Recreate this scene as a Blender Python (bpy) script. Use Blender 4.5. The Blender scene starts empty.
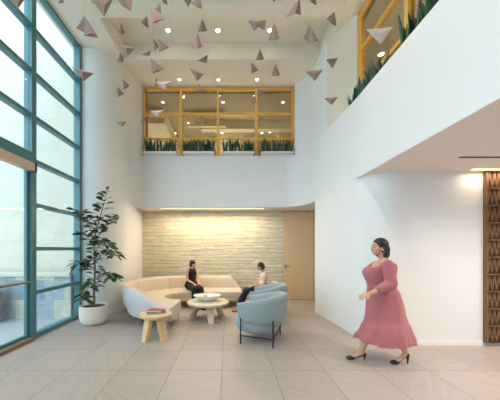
import bpy, bmesh, math, random
from mathutils import Vector, Matrix, Euler, noise
random.seed(7)
PI = math.pi
SC = bpy.context.scene
COL = SC.collection
H, F, PX, PY = 1.5, 250.0, 228.0, 250.0      # eye height, focal length in pixels, vanishing point

def at(px, py, Y):
    return Vector(((px-PX)/F*Y, Y, H-(py-PY)/F*Y))

# ------------------------------------------------------------------ materials
def lin(c):
    c = c/255.0
    return c/12.92 if c <= .04045 else ((c+.055)/1.055)**2.4
def rgb(t): return (lin(t[0]), lin(t[1]), lin(t[2]), 1)

def new_mat(name):
    m = bpy.data.materials.new(name); m.use_nodes = True
    nt = m.node_tree
    return m, nt, nt.nodes['Principled BSDF']

def mat(name, c, rough=.6, metal=0, var=.06, scale=6, bump=0, bscale=60, spec=.5, stretch=None, sheen=0):
    m, nt, b = new_mat(name)
    b.inputs['Roughness'].default_value = rough
    b.inputs['Metallic'].default_value = metal
    b.inputs['Specular IOR Level'].default_value = spec
    if sheen: b.inputs['Sheen Weight'].default_value = sheen
    tc = nt.nodes.new('ShaderNodeTexCoord')
    mp = nt.nodes.new('ShaderNodeMapping'); nt.links.new(tc.outputs['Object'], mp.inputs[0])
    if stretch: mp.inputs['Scale'].default_value = stretch
    n = nt.nodes.new('ShaderNodeTexNoise'); n.inputs['Scale'].default_value = scale
    n.inputs['Detail'].default_value = 4
    nt.links.new(mp.outputs[0], n.inputs['Vector'])
    mx = nt.nodes.new('ShaderNodeMix'); mx.data_type = 'RGBA'
    c1 = rgb(c)
    mx.inputs[6].default_value = tuple(max(0, v*(1-var*2)) for v in c1[:3])+(1,)
    mx.inputs[7].default_value = tuple(min(1, v*(1+var*2)) for v in c1[:3])+(1,)
    nt.links.new(n.outputs['Fac'], mx.inputs[0])
    nt.links.new(mx.outputs[2], b.inputs['Base Color'])
    if bump:
        n2 = nt.nodes.new('ShaderNodeTexNoise'); n2.inputs['Scale'].default_value = bscale
        nt.links.new(mp.outputs[0], n2.inputs['Vector'])
        bp = nt.nodes.new('ShaderNodeBump'); bp.inputs['Strength'].default_value = bump
        bp.inputs['Distance'].default_value = .004
        nt.links.new(n2.outputs['Fac'], bp.inputs['Height'])
        nt.links.new(bp.outputs[0], b.inputs['Normal'])
    return m

def emit(name, c, s):
    m, nt, b = new_mat(name)
    b.inputs['Base Color'].default_value = rgb(c)
    b.inputs['Emission Color'].default_value = rgb(c)
    b.inputs['Emission Strength'].default_value = s
    return m

def glass(name, tint, refl, rough=.0):
    m = bpy.data.materials.new(name); m.use_nodes = True
    nt = m.node_tree
    for n in list(nt.nodes):
        if n.type == 'BSDF_PRINCIPLED': nt.nodes.remove(n)
    out = [n for n in nt.nodes if n.type == 'OUTPUT_MATERIAL'][0]
    t = nt.nodes.new('ShaderNodeBsdfTransparent'); t.inputs[0].default_value = rgb(tint)
    g = nt.nodes.new('ShaderNodeBsdfGlossy'); g.inputs['Roughness'].default_value = rough
    lw = nt.nodes.new('ShaderNodeLayerWeight'); lw.inputs['Blend'].default_value = .5
    pw = nt.nodes.new('ShaderNodeMath'); pw.operation = 'POWER'; pw.inputs[1].default_value = 4
    nt.links.new(lw.outputs['Facing'], pw.inputs[0])
    fr = nt.nodes.new('ShaderNodeMath'); fr.operation = 'MULTIPLY_ADD'; fr.inputs[1].default_value = .6; fr.inputs[2].default_value = refl
    nt.links.new(pw.outputs[0], fr.inputs[0])
    mx = nt.nodes.new('ShaderNodeMixShader')
    nt.links.new(fr.outputs[0], mx.inputs[0])
    nt.links.new(t.outputs[0], mx.inputs[1]); nt.links.new(g.outputs[0], mx.inputs[2])
    nt.links.new(mx.outputs[0], out.inputs[0])
    return m

TX0, TY0, TS = -.075, 3.117, .64
def floor_mat(name, c1, c2, grout, size, ox, oy, streak=True):
    m, nt, b = new_mat(name)
    tc = nt.nodes.new('ShaderNodeTexCoord')
    mp = nt.nodes.new('ShaderNodeMapping'); mp.vector_type = 'POINT'
    mp.inputs['Location'].default_value = (-ox, -oy, 0)
    nt.links.new(tc.outputs['Object'], mp.inputs[0])
    br = nt.nodes.new('ShaderNodeTexBrick')
    br.offset = 0; br.squash = 1
    br.inputs['Scale'].default_value = 1
    br.inputs['Brick Width'].default_value = size; br.inputs['Row Height'].default_value = size
    br.inputs['Mortar Size'].default_value = .0045; br.inputs['Mortar Smooth'].default_value = .3
    br.inputs['Bias'].default_value = 0
    br.inputs['Color1'].default_value = (0, 0, 0, 1); br.inputs['Color2'].default_value = (1, 1, 1, 1)
    br.inputs['Mortar'].default_value = (.5, .5, .5, 1)
    nt.links.new(mp.outputs[0], br.inputs['Vector'])
    # streaks turned per tile
    n = nt.nodes.new('ShaderNodeTexNoise'); n.inputs['Scale'].default_value = 5; n.inputs['Detail'].default_value = 6
    n.inputs['Roughness'].default_value = .65
    rot = nt.nodes.new('ShaderNodeVectorRotate'); rot.rotation_type = 'Z_AXIS'
    nt.links.new(mp.outputs[0], rot.inputs['Vector'])
    ma = nt.nodes.new('ShaderNodeMath'); ma.operation = 'MULTIPLY'; ma.inputs[1].default_value = 5
    nt.links.new(br.outputs['Color'], ma.inputs[0]); nt.links.new(ma.outputs[0], rot.inputs['Angle'])
    mp2 = nt.nodes.new('ShaderNodeMapping'); mp2.inputs['Scale'].default_value = (.5, 5, 1)
    nt.links.new(rot.outputs[0], mp2.inputs[0]); nt.links.new(mp2.outputs[0], n.inputs['Vector'])
    mx = nt.nodes.new('ShaderNodeMix'); mx.data_type = 'RGBA'
    mx.inputs[6].default_value = rgb(c1); mx.inputs[7].default_value = rgb(c2)
    rp = nt.nodes.new('ShaderNodeMapRange'); rp.inputs[1].default_value = .3; rp.inputs[2].default_value = .7
    nt.links.new(n.outputs['Fac'], rp.inputs[0]); nt.links.new(rp.outputs[0], mx.inputs[0])
    # slight tile to tile tone
    hs = nt.nodes.new('ShaderNodeMix'); hs.data_type = 'RGBA'; hs.blend_type = 'MULTIPLY'; hs.inputs[0].default_value = .1
    nt.links.new(mx.outputs[2], hs.inputs[6]); nt.links.new(br.outputs['Color'], hs.inputs[7])
    m2 = nt.nodes.new('ShaderNodeMix'); m2.data_type = 'RGBA'; m2.inputs[7].default_value = rgb(grout)
    nt.links.new(br.outputs['Fac'], m2.inputs[0]); nt.links.new(hs.outputs[2], m2.inputs[6])
    nt.links.new(m2.outputs[2], b.inputs['Base Color'])
    b.inputs['Roughness'].default_value = .42
    b.inputs['Specular IOR Level'].default_value = .4
    bp = nt.nodes.new('ShaderNodeBump'); bp.invert = True; bp.inputs['Strength'].default_value = .5; bp.inputs['Distance'].default_value = .003
    nt.links.new(br.outputs['Fac'], bp.inputs['Height']); nt.links.new(bp.outputs[0], b.inputs['Normal'])
    return m

def strata_mat(name):
    m, nt, b = new_mat(name)
    tc = nt.nodes.new('ShaderNodeTexCoord')
    mp = nt.nodes.new('ShaderNodeMapping'); mp.inputs['Scale'].default_value = (.42, 1, 5.0)
    nt.links.new(tc.outputs['Object'], mp.inputs[0])
    n1 = nt.nodes.new('ShaderNodeTexNoise'); n1.inputs['Scale'].default_value = 4.0; n1.inputs['Detail'].default_value = 5
    n1.inputs['Distortion'].default_value = .6; n1.inputs['Roughness'].default_value = .6
    nt.links.new(mp.outputs[0], n1.inputs['Vector'])
    mp2 = nt.nodes.new('ShaderNodeMapping'); mp2.inputs['Scale'].default_value = (.5, 1, 4)
    mp2.inputs['Location'].default_value = (3, 0, 7)
    nt.links.new(tc.outputs['Object'], mp2.inputs[0])
    wv = nt.nodes.new('ShaderNodeTexWave'); wv.bands_direction = 'Z'; wv.inputs['Scale'].default_value = .7
    wv.inputs['Distortion'].default_value = 9; wv.inputs['Detail'].default_value = 3; wv.inputs['Detail Scale'].default_value = 1.0
    nt.links.new(mp2.outputs[0], wv.inputs['Vector'])
    cr = nt.nodes.new('ShaderNodeValToRGB')
    e = cr.color_ramp.elements
    e[0].position = .28; e[0].color = rgb((182, 182, 154))
    e[1].position = .74; e[1].color = rgb((238, 230, 204))
    for p, c in ((.38, (212, 204, 178)), (.46, (232, 218, 190)), (.52, (190, 188, 162)), (.58, (234, 222, 196))):
        x = e.new(p); x.color = rgb(c)
    nt.links.new(n1.outputs['Fac'], cr.inputs[0])
    cr2 = nt.nodes.new('ShaderNodeValToRGB')
    cr2.color_ramp.elements[0].position = .05; cr2.color_ramp.elements[0].color = rgb((158, 156, 132))
    cr2.color_ramp.elements[1].position = .25; cr2.color_ramp.elements[1].color = (1, 1, 1, 1)
    nt.links.new(wv.outputs['Fac'], cr2.inputs[0])
    mx = nt.nodes.new('ShaderNodeMix'); mx.data_type = 'RGBA'; mx.blend_type = 'MULTIPLY'; mx.inputs[0].default_value = .38
    nt.links.new(cr.outputs[0], mx.inputs[6]); nt.links.new(cr2.outputs[0], mx.inputs[7])
    nt.links.new(mx.outputs[2], b.inputs['Base Color'])
    bp = nt.nodes.new('ShaderNodeBump'); bp.inputs['Strength'].default_value = .5; bp.inputs['Distance'].default_value = .02
    nt.links.new(n1.outputs['Fac'], bp.inputs['Height']); nt.links.new(bp.outputs[0], b.inputs['Normal'])
    b.inputs['Roughness'].default_value = .75
    return m

def wood_mat(name, c1, c2, rough=.5, axis='Z', scale=1.0):
    m, nt, b = new_mat(name)
    tc = nt.nodes.new('ShaderNodeTexCoord')
    mp = nt.nodes.new('ShaderNodeMapping')
    s = {'Z': (14, 14, .8), 'X': (.8, 14, 14), 'Y': (14, .8, 14)}[axis]
    mp.inputs['Scale'].default_value = tuple(v*scale for v in s)
    nt.links.new(tc.outputs['Object'], mp.inputs[0])
    n = nt.nodes.new('ShaderNodeTexNoise'); n.inputs['Scale'].default_value = 2.2; n.inputs['Detail'].default_value = 6
    n.inputs['Distortion'].default_value = .4
    nt.links.new(mp.outputs[0], n.inputs['Vector'])
    mx = nt.nodes.new('ShaderNodeMix'); mx.data_type = 'RGBA'
    mx.inputs[6].default_value = rgb(c1); mx.inputs[7].default_value = rgb(c2)
    nt.links.new(n.outputs['Fac'], mx.inputs[0]); nt.links.new(mx.outputs[2], b.inputs['Base Color'])
    b.inputs['Roughness'].default_value = rough
    return m

def slate_mat(name):
    m, nt, b = new_mat(name)
    tc = nt.nodes.new('ShaderNodeTexCoord')
    mp = nt.nodes.new('ShaderNodeMapping'); mp.inputs['Rotation'].default_value = (PI/2, 0, 0)
    nt.links.new(tc.outputs['Object'], mp.inputs[0])
    br = nt.nodes.new('ShaderNodeTexBrick'); br.offset = .5
    br.inputs['Scale'].default_value = 1; br.inputs['Brick Width'].default_value = .42; br.inputs['Row Height'].default_value = .42
    br.inputs['Mortar Size'].default_value = .004
    br.inputs['Color1'].default_value = (0, 0, 0, 1); br.inputs['Color2'].default_value = (1, 1, 1, 1)
    nt.links.new(mp.outputs[0], br.inputs['Vector'])
    cr = nt.nodes.new('ShaderNodeValToRGB'); e = cr.color_ramp.elements; cr.color_ramp.interpolation = 'CONSTANT'
    e[0].position = 0; e[0].color = rgb((136, 148, 158)); e[1].position = .8; e[1].color = rgb((188, 180, 164))
    for p, c in ((.2, (176, 180, 180)), (.38, (152, 160, 166)), (.52, (196, 186, 168)), (.68, (160, 166, 168))):
        x = e.new(p); x.color = rgb(c)
    nt.links.new(br.outputs['Color'], cr.inputs[0])
    n = nt.nodes.new('ShaderNodeTexNoise'); n.inputs['Scale'].default_value = 8; n.inputs['Detail'].default_value = 5
    nt.links.new(tc.outputs['Object'], n.inputs['Vector'])
    mx = nt.nodes.new('ShaderNodeMix'); mx.data_type = 'RGBA'; mx.blend_type = 'OVERLAY'; mx.inputs[0].default_value = .4
    nt.links.new(cr.outputs[0], mx.inputs[6]); nt.links.new(n.outputs['Fac'], mx.inputs[7])
    m2 = nt.nodes.new('ShaderNodeMix'); m2.data_type = 'RGBA'; m2.inputs[7].default_value = rgb((150, 150, 145))
    nt.links.new(br.outputs['Fac'], m2.inputs[0]); nt.links.new(mx.outputs[2], m2.inputs[6])
    nt.links.new(m2.outputs[2], b.inputs['Base Color']); b.inputs['Roughness'].default_value = .8
    return m

def leaf_mat(name, c1, c2, rough=.4):
    m = mat(name, c1, rough=rough)
    for n in m.node_tree.nodes:
        if n.type == 'MIX': n.inputs[6].default_value = rgb(c1); n.inputs[7].default_value = rgb(c2)
        if n.type == 'TEX_NOISE': n.inputs['Scale'].default_value = 9
    return m

M = {}
M['wall'] = mat('white_plaster', (232, 231, 229), rough=.7, var=.006, scale=2, bump=.05, bscale=200, spec=.25)
M['ceil'] = mat('ceiling_plaster', (238, 229, 212), rough=.85, var=.008, scale=2, spec=.2)
M['soffit'] = mat('soffit_plaster', (238, 226, 218), rough=.85, var=.008, scale=2, spec=.2)
M['cream_paint'] = mat('cream_paint', (232, 218, 198), rough=.85, var=.008, scale=2, spec=.2)
M['tan'] = mat('office_plaster', (158, 146, 124), rough=.9, var=.02, scale=2, spec=.2)
M['office'] = mat('office_ceiling', (190, 182, 166), rough=.9, var=.03, scale=2, spec=.2)
M['floor'] = floor_mat('porcelain_floor_tile', (170, 158, 150), (184, 172, 164), (134, 122, 113), TS, TX0, TY0)
M['pave'] = floor_mat('outdoor_paver', (176, 174, 170), (196, 194, 190), (150, 148, 144), .6, 0, 0)
M['strata'] = strata_mat('layered_cream_green_cladding')
M['door'] = wood_mat('pale_oak_veneer', (212, 176, 134), (232, 200, 162), .45, 'Z')
M['ochre'] = wood_mat('honey_oak_frame', (224, 166, 76), (238, 188, 98), .45, 'Z', .5)
M['oak'] = wood_mat('light_oak', (206, 168, 120), (232, 200, 152), .5, 'Z')
M['ash'] = wood_mat('bleached_ash', (200, 186, 162), (226, 214, 192), .55, 'Z')
M['walnut'] = wood_mat('walnut_screen_wood', (100, 70, 46), (136, 98, 66), .5, 'Z')
M['walnut_dark'] = mat('screen_backing_dark', (46, 30, 22), rough=.8, var=.1)
M['sillwood'] = wood_mat('threshold_bronze_brown', (112, 92, 74), (142, 120, 98), .5, 'Y')
M['teal'] = mat('teal_painted_metal', (72, 122, 130), rough=.38, var=.03, scale=3, spec=.6)
M['beigemetal'] = mat('beige_metal_cover', (196, 178, 150), rough=.4, var=.03)
M['black'] = mat('black_metal', (22, 22, 24), rough=.4, var=.05)
M['gap'] = mat('dark_gap', (16, 15, 14), rough=.9, var=.05)
M['chrome'] = mat('brushed_steel', (190, 188, 184), rough=.25, metal=1, var=.02)
M['beige'] = mat('beige_upholstery', (210, 192, 170), rough=.9, var=.03, scale=30, bump=.3, bscale=300, sheen=.3, spec=.2)
M['bluefab'] = mat('pale_blue_upholstery', (146, 158, 162), rough=.95, var=.04, scale=40, bump=.3, bscale=300, sheen=.3, spec=.2)
M['pale_shell'] = mat('pale_lilac_upholstery', (206, 200, 200), rough=.85, var=.02, scale=30, bump=.2, bscale=300, spec=.2)
M['ceramic'] = mat('white_ceramic', (236, 230, 220), rough=.45, var=.015, scale=10)
M['soil'] = mat('dark_soil', (52, 40, 30), rough=1, var=.3, scale=60, bump=1, bscale=80)
M['ficus'] = leaf_mat('ficus_leaf', (30, 60, 40), (78, 112, 66), .35)
M['snake'] = leaf_mat('snake_plant_leaf', (26, 58, 40), (56, 94, 60), .5)
M['bark'] = mat('ficus_bark', (140, 118, 88), rough=.9, var=.15, scale=30, bump=.5)
M['paper'] = mat('mauve_folded_felt', (150, 124, 116), rough=.85, var=.05, scale=20, spec=.2)
M['paper_light'] = mat('pale_mauve_folded_felt', (200, 178, 172), rough=.85, var=.04, scale=20, spec=.2)
M['wire'] = mat('clear_wire', (190, 190, 184), rough=.4, var=.02)
M['skin'] = mat('skin', (206, 156, 128), rough=.55, var=.03, scale=12)
M['hair'] = mat('dark_hair', (34, 24, 22), rough=.45, var=.2, scale=50, stretch=(1, 1, .2), bump=.4)
M['hairb'] = mat('brown_hair', (44, 27, 22), rough=.45, var=.2, scale=50, stretch=(1, 1, .2), bump=.4)
M['dress'] = mat('dusty_rose_fabric', (172, 102, 106), rough=.75, var=.05, scale=10, sheen=.3, spec=.25)
M['blackcloth'] = mat('black_fabric', (20, 20, 24), rough=.85, var=.1)
M['navy'] = mat('navy_fabric', (24, 28, 44), rough=.85, var=.1)
M['cream'] = mat('cream_fabric', (228, 216, 196), rough=.85, var=.03)
M['tanleather'] = mat('tan_leather', (168, 112, 66), rough=.5, var=.06)
M['gold'] = mat('gold_earring', (214, 190, 130), rough=.25, metal=1, var=.02)
M['lip'] = mat('lip', (164, 78, 78), rough=.5, var=.03)
M['eye'] = mat('eye_dark', (30, 22, 20), rough=.3, var=.05)
M['red'] = mat('red_cover', (176, 74, 62), rough=.5, var=.06)
M['slatebook'] = mat('slate_blue_cover', (70, 86, 104), rough=.5, var=.06)
M['pages'] = mat('book_pages', (232, 226, 212), rough=.9, var=.03)
M['slate'] = slate_mat('slate_patchwork')
M['extwall'] = mat('exterior_render', (212, 202, 184), rough=.9, var=.002, scale=1.5, spec=.2)
M['potgrey'] = mat('grey_stone_pot', (150, 146, 140), rough=.8, var=.05)
M['glass'] = glass('window_glass', (239, 245, 247), .035)
M['glass_in'] = glass('office_glass', (225, 225, 215), .05)
M['lamp'] = emit('downlight_lens', (255, 242, 220), 30)
M['lamp_dim'] = emit('office_downlight_lens', (255, 236, 205), 14)
M['strip'] = emit('linear_light_lens', (255, 226, 180), 1.6)

# ------------------------------------------------------------------ mesh builder
class MB:
    def __init__(s): s.bm = bmesh.new()
    def box(s, x0, x1, y0, y1, z0, z1, bev=0, mtx=None, seg=2):
        b = bmesh.new()
        r = bmesh.ops.create_cube(b, size=1)
        bmesh.ops.scale(b, vec=(abs(x1-x0), abs(y1-y0), abs(z1-z0)), verts=b.verts)
        bmesh.ops.translate(b, vec=((x0+x1)/2, (y0+y1)/2, (z0+z1)/2), verts=b.verts)
        if bev: bmesh.ops.bevel(b, geom=b.edges[:], offset=bev, segments=seg, affect='EDGES', profile=.5)
        return s._add(b, mtx)
    def _add(s, b, mtx=None):
        if mtx is not None: bmesh.ops.transform(b, matrix=mtx, verts=b.verts)
        me = bpy.data.meshes.new('t'); b.to_mesh(me); b.free()
        s.bm.from_mesh(me); bpy.data.meshes.remove(me)
        return s
    def loft(s, rings, cap=True, closed=True, loop=False, mtx=None):
        b = bmesh.new()
        vs = [[b.verts.new(p) for p in r] for r in rings]
        n = len(rings[0]); R = len(rings)
        for i in range(R if loop else R-1):
            a, c = vs[i], vs[(i+1) % R]
            for j in range(n if closed else n-1):
                k = (j+1) % n
                try: b.faces.new((a[j], a[k], c[k], c[j]))
                except ValueError: pass
        if cap and not loop and closed:
            b.faces.new(list(reversed(vs[0]))); b.faces.new(vs[-1])
        bmesh.ops.recalc_face_normals(b, faces=b.faces)
        return s._add(b, mtx)
    def tube(s, pts, rad, n=10, cap=True, mtx=None):
        pts = [Vector(p) for p in pts]
        if not isinstance(rad, (list, tuple)): rad = [rad]*len(pts)
        rings = []
        up = None
        for i, p in enumerate(pts):
            d = (pts[min(i+1, len(pts)-1)]-pts[max(i-1, 0)]).normalized()
            if up is None:
                up = Vector((0, 0, 1)) if abs(d.z) < .9 else Vector((1, 0, 0))
            a = d.cross(up).normalized(); up = a.cross(d).normalized()
            rings.append([p+(a*math.cos(2*PI*k/n)+up*math.sin(2*PI*k/n))*rad[i] for k in range(n)])
        return s.loft(rings, cap, mtx=mtx)
    def lathe(s, prof, n=32, c=(0, 0, 0), mod=None, mtx=None):
        rings = []
        for r, z in prof:
            rings.append([Vector((c[0]+(r*(mod(2*PI*k/n, r, z) if mod else 1))*math.cos(2*PI*k/n),
                                  c[1]+(r*(mod(2*PI*k/n, r, z) if mod else 1))*math.sin(2*PI*k/n), c[2]+z)) for k in range(n)])
        return s.loft(rings, mtx=mtx)
    def ell(s, c, r, rot=(0, 0, 0), u=20, v=14):
        b = bmesh.new()
        bmesh.ops.create_uvsphere(b, u_segments=u, v_segments=v, radius=1)
        m = Matrix.Translation(Vector(c)) @ Euler(rot).to_matrix().to_4x4() @ Matrix.Diagonal((r[0], r[1], r[2], 1))
        return s._add(b, m)
    def cap(s, p0, p1, r0, r1, n=14):
        p0, p1 = Vector(p0), Vector(p1)
        s.ell(p0, (r0, r0, r0), u=n, v=8); s.ell(p1, (r1, r1, r1), u=n, v=8)
        return s.tube([p0, p1], [r0, r1], n=n)
    def wall(s, pts, z0, z1, th, closed=False):
        """vertical wall following a plan line, thickness th to the left of its direction"""
        P = [Vector((p[0], p[1])) for p in pts]
        rings = []
        for i, p in enumerate(P):
            d0 = (P[i]-P[i-1]).normalized() if i else (P[1]-P[0]).normalized()
            d1 = (P[i+1]-P[i]).normalized() if i < len(P)-1 else d0
            n = Vector((-(d0.y+d1.y), d0.x+d1.x)).normalized()
            k = th/max(.5, n.dot(Vector((-d0.y, d0.x))))
            q = p+n*k
            rings.append([Vector((p.x, p.y, z0)), Vector((q.x, q.y, z0)), Vector((q.x, q.y, z1)), Vector((p.x, p.y, z1))])
        return s.loft(rings)
    def build(s, name, m, parent=None, smooth=False, world=True, angle=40):
        me = bpy.data.meshes.new(name)
        if parent is not None and world:
            bmesh.ops.transform(s.bm, matrix=inv_of(parent), verts=s.bm.verts)
        bmesh.ops.recalc_face_normals(s.bm, faces=s.bm.faces)
        if smooth:
            for f in s.bm.faces: f.smooth = True
            for e in s.bm.edges:
                if len(e.link_faces) == 2 and e.calc_face_angle(0) > math.radians(angle): e.smooth = False
        s.bm.to_mesh(me); s.bm.free()
        me.materials.append(M[m] if isinstance(m, str) else m)
        o = bpy.data.objects.new(name, me); COL.objects.link(o)
        if parent is not None: o.parent = parent
        return o

ROOTM = {}
def inv_of(o):
    m = Matrix.Identity(4); p = o
    while p is not None:
        m = (Matrix.Translation(p.location) @ p.rotation_euler.to_matrix().to_4x4()) @ m
        p = p.parent
    return m.inverted()

def struct(name, mb, m, smooth=False, parent=None):
    o = mb.build(name, m, parent, smooth)
    if parent is None: o['kind'] = 'structure'
    return o
def thing(name, label, cat, loc=(0, 0, 0), rz=0, group=None):
    o = bpy.data.objects.new(name, None); COL.objects.link(o)
    o.location = loc; o.rotation_euler = (0, 0, rz); o.empty_display_size = .05
    o['label'] = label; o['category'] = cat
    if group: o['group'] = group
    return o
def tag(o, label, cat, group=None):
    o['label'] = label; o['category'] = cat
    if group: o['group'] = group
    return o
def dup(root, loc, rz, label):
    r = root.copy(); COL.objects.link(r); r.location = loc; r.rotation_euler = (0, 0, rz); r['label'] = label
    for ch in list(root.children):
        c = ch.copy(); COL.objects.link(c); c.parent = r
        for g in list(ch.children):
            d = g.copy(); COL.objects.link(d); d.parent = c
    return r

# ------------------------------------------------------------------ room plan
ZA, ZR, ZL, ZC, ZC2 = 2.69, 2.74, 4.10, 6.03, 6.42      # alcove soffit, right soffit, ledge, ceiling, coffer
WX = -3.26                                              # window plane
def arc(cx, cy, rx, ry, a0, a1, n):
    return [(cx+rx*math.cos(math.radians(a0+(a1-a0)*i/n)), cy+ry*math.sin(math.radians(a0+(a1-a0)*i/n))) for i in range(n+1)]
BK = -5.5                                               # wall behind the camera

mb = MB().box(-3.3, 7, BK, 7.8, -.12, 0); struct('floor', mb, 'floor')
nose = arc(-3.26, 6.30, .72, .72, -90, 0, 16)           # rounded corner beside the window
mb = MB().wall([(-3.30, 5.58)]+nose+[(-2.56, 6.7), (-2.61, 7.75)], 0, ZA+.02, .15)
struct('wall_left', mb, 'wall', True)
upL = [(-3.30, 5.58)]+nose+[(-2.54, 6.45)]+arc(-2.37, 6.45, .17, .45, 180, 90, 8)[1:]
ucR = arc(1.55, 6.05, .575, .85, 90, 0, 14)
mb = MB().wall(upL, ZA+.02, ZC+.03, .15); struct('wall_left_upper', mb, 'wall', True)
mb = MB().wall([(-2.37, 6.9), (-2.0, 6.9), (1.2, 6.9)]+ucR+[(2.12, 5.9)], ZA+.019, ZL, .15); struct('wall_back_upper', mb, 'wall', True)
mb = MB().wall([(1.82, 6.80), (1.84, 6.79)]+[p for p in ucR if p[0] > 1.86]+[(2.15, 5.43)], ZL, ZC+.03, .12)
struct('wall_right_upper', mb, 'wall', True)
mb = MB().wall([(2.15, 5.43), (2.47, 4.8), (2.6, 4.8)], ZL, ZC+.03, .12)
struct('wall_right_reveal', mb, 'cream_paint', True)
# right wall and its rounded corner
rc = arc(2.73, 4.45, .52, .52, 180, 270, 16)
mb = MB().wall([(2.9, 6.05), (2.105, 6.05)]+[(2.2, 4.6)]+rc+[(7, 3.93)], 0, ZR, .15)
struct('wall_right', mb, 'wall', True)
# bulkhead (parapet) over the right side
mb = MB().wall([(2.105, 6.05), (2.15, 5.43), (2.2, 4.6), (2.215, 4.3), (2.215, BK)], ZR-.0, ZL-.09, .16)
struct('wall_right_parapet', mb, 'wall', True)
mb = MB().wall([(2.105, 6.05), (2.15, 5.43), (2.2, 4.6), (2.215, 4.3), (2.215, BK)], ZL-.09, ZL+.02, .015); struct('trim_5', mb, 'wall', True)
mb = MB().box(2.222, 7, BK, 5.9, ZR-.003, ZR+.5); struct('ceiling_right_soffit', mb, 'soffit')
mb = MB().box(2.37, 2.56, BK, 5.2, ZL-.2, ZL-.08); struct('trim_1', mb, 'wall')
mb = MB().box(-2.75, 3.4, 6.94, 7.8, ZA, ZA+.25)
pts = ucR
b = bmesh.new()
vs = [b.verts.new((x, y, ZA)) for x, y in [(-2.7, 6.94)]+[(-2.6, 6.3), (-2.54, 6.45)]+arc(-2.37, 6.45, .17, .45, 180, 90, 6)[1:]+[(1.2, 6.9)]+ucR+[(2.3, 6.04), (3.4, 6.04), (3.4, 6.95)]]
f = b.faces.new(vs); r = bmesh.ops.extrude_face_region(b, geom=[f]); bmesh.ops.translate(b, vec=(0, 0, .019), verts=[v for v in r['geom'] if isinstance(v, bmesh.types.BMVert)])
mb._add(b); struct('ceiling_alcove', mb, 'wall')
# alcove back wall with layered cladding
mb = MB().box(-2.8, 3.5, 7.59, 7.75, 0, ZA+.02); struct('wall_back', mb, 'strata')
mb = MB().box(3.3, 3.45, 6.0, 7.7, 0, ZA+.02); struct('wall_alcove_right', mb, 'wall')
# outer shell
mb = MB().box(-3.45, 7.1, BK-.15, BK, 0, ZC2+.2); struct('wall_front', mb, 'wall')
mb = MB().box(7, 7.15, BK, 13, 0, ZC2+.2); struct('wall_far_right', mb, 'wall')
# ceilings with coffers
mb = MB()
mb.box(-3.5, 2.5, 5.94, 7.05, ZC, ZC+.6)
mb.box(-3.5, -2.5, BK, 5.94, ZC, ZC+.6)
mb.box(2.2, 2.62, BK, 5.94, ZC, ZC+.6)
yb = 4.88
while yb > BK:
    mb.box(-2.5, 2.2, yb-.28, yb, ZC, ZC+.6)
    yb -= 1.34
struct('ceiling', mb, 'ceil')
mb = MB().box(-3.5, 2.6, BK-.1, 6.0, ZC2, ZC2+.15); struct('ceiling_coffer', mb, 'ceil')
# baseboards
mb = MB().wall([(2.2, 4.6)]+[(x-.0, y) for x, y in rc]+[(4.0, 3.93)], 0, .07, -.012); struct('baseboard_right', mb, 'wall', True)
mb = MB().wall([(x, y) for x, y in nose]+[(-2.56, 6.7)], 0, .07, -.012); struct('baseboard_left', mb, 'wall', True)

# ------------------------------------------------------------------ offices on the upper floor
mb = MB().box(-4.5, 7, 6.99, 12.5, 3.3, 3.45); struct('floor_office_back', mb, 'tan')
mb = MB().box(2.62, 7, BK, 7.0, ZL-.45, ZL-.3); struct('floor_office_right', mb, 'tan')
mb = MB().box(-4.5, 7, 7.06, 12.5, 5.92, 6.05); mb.box(2.62, 7, BK, 7.06, 5.92, 6.05)
struct('ceiling_office', mb, 'office')
mb = MB().box(-4.5, 7, 12.4, 12.55, 3.4, 6.0); struct('wall_office_back', mb, 'tan')
mb = MB().box(-4.6, -4.45, 7.0, 12.5, 3.4, 6.0); struct('wall_office_left', mb, 'tan')
mb = MB().box(-3.4, -2.3, 7.06, 7.2, 2.9, 6.1); struct('wall_office_front_left', mb, 'tan')
mb = MB()
for (x0, x1, y0, y1, z0) in ((-2.9, -2.0, 7.8, 12, 5.45), (-.9, 3.5, 8.5, 8.75, 5.62), (-.5, .6, 9.6, 11.8, 5.5), (1.9, 3.6, 9.3, 9.9, 5.5)):
    mb.box(x0, x1, y0, y1, z0, 5.93)
struct('ceiling_office_beams', mb, 'ceil')
mb = MB()
for i in range(16): mb.box(-1.25+i*.075, -1.225+i*.075, 8.0, 8.12, 5.5, 5.9)
mb.box(-1.28, -.07, 8.0, 8.12, 5.47, 5.5)
struct('trim_2', mb, 'ceil')

# oak framed internal windows
def beam(mb, x0, x1, y0, y1, z0, z1): mb.box(x0, x1, y0, y1, z0, z1, .006)
mb = MB()
vx = [(p-PX)/F*6.97 for p in (144, 181, 218, 256, 292.6)]
for x in vx: beam(mb, x-.032, x+.032, 6.93, 7.05, ZL-.16 if 0 else ZL-.03, ZC)
for z in (ZC-.05, 5.28, 4.58): beam(mb, vx[0], vx[-1], 6.935, 7.045, z-.035, z+.035)
w1 = struct('window_1', mb, 'ochre')
mb = MB().box(vx[0], vx[-1], 6.985, 6.995, ZL, ZC-.02); struct('pane', mb, 'glass_in', parent=w1)
mb = MB()
vy = [4.8, 3.52, 2.25, 1.0, -.25, -1.5, -2.75, -4]
for y in vy: beam(mb, 2.49, 2.6, y-.05, y+.02, ZL-.05, ZC)
for z in (ZC-.05, 5.28, 4.55): beam(mb, 2.5, 2.59, vy[-1], vy[0], z-.035, z+.035)
w2 = struct('window_2', mb, 'ochre')
mb = MB().box(2.54, 2.55, vy[-1], vy[0], ZL-.05, ZC-.02); struct('pane', mb, 'glass_in', parent=w2)
mb = MB().box(2.49, 2.6, -4.2, 4.85, ZL-.4, ZL-.03); struct('wall_right_sill', mb, 'wall')
mb = MB().box(2.5, 2.62, BK, -4.05, ZL-.2, ZC); struct('wall_right_upper_far', mb, 'wall')

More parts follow.
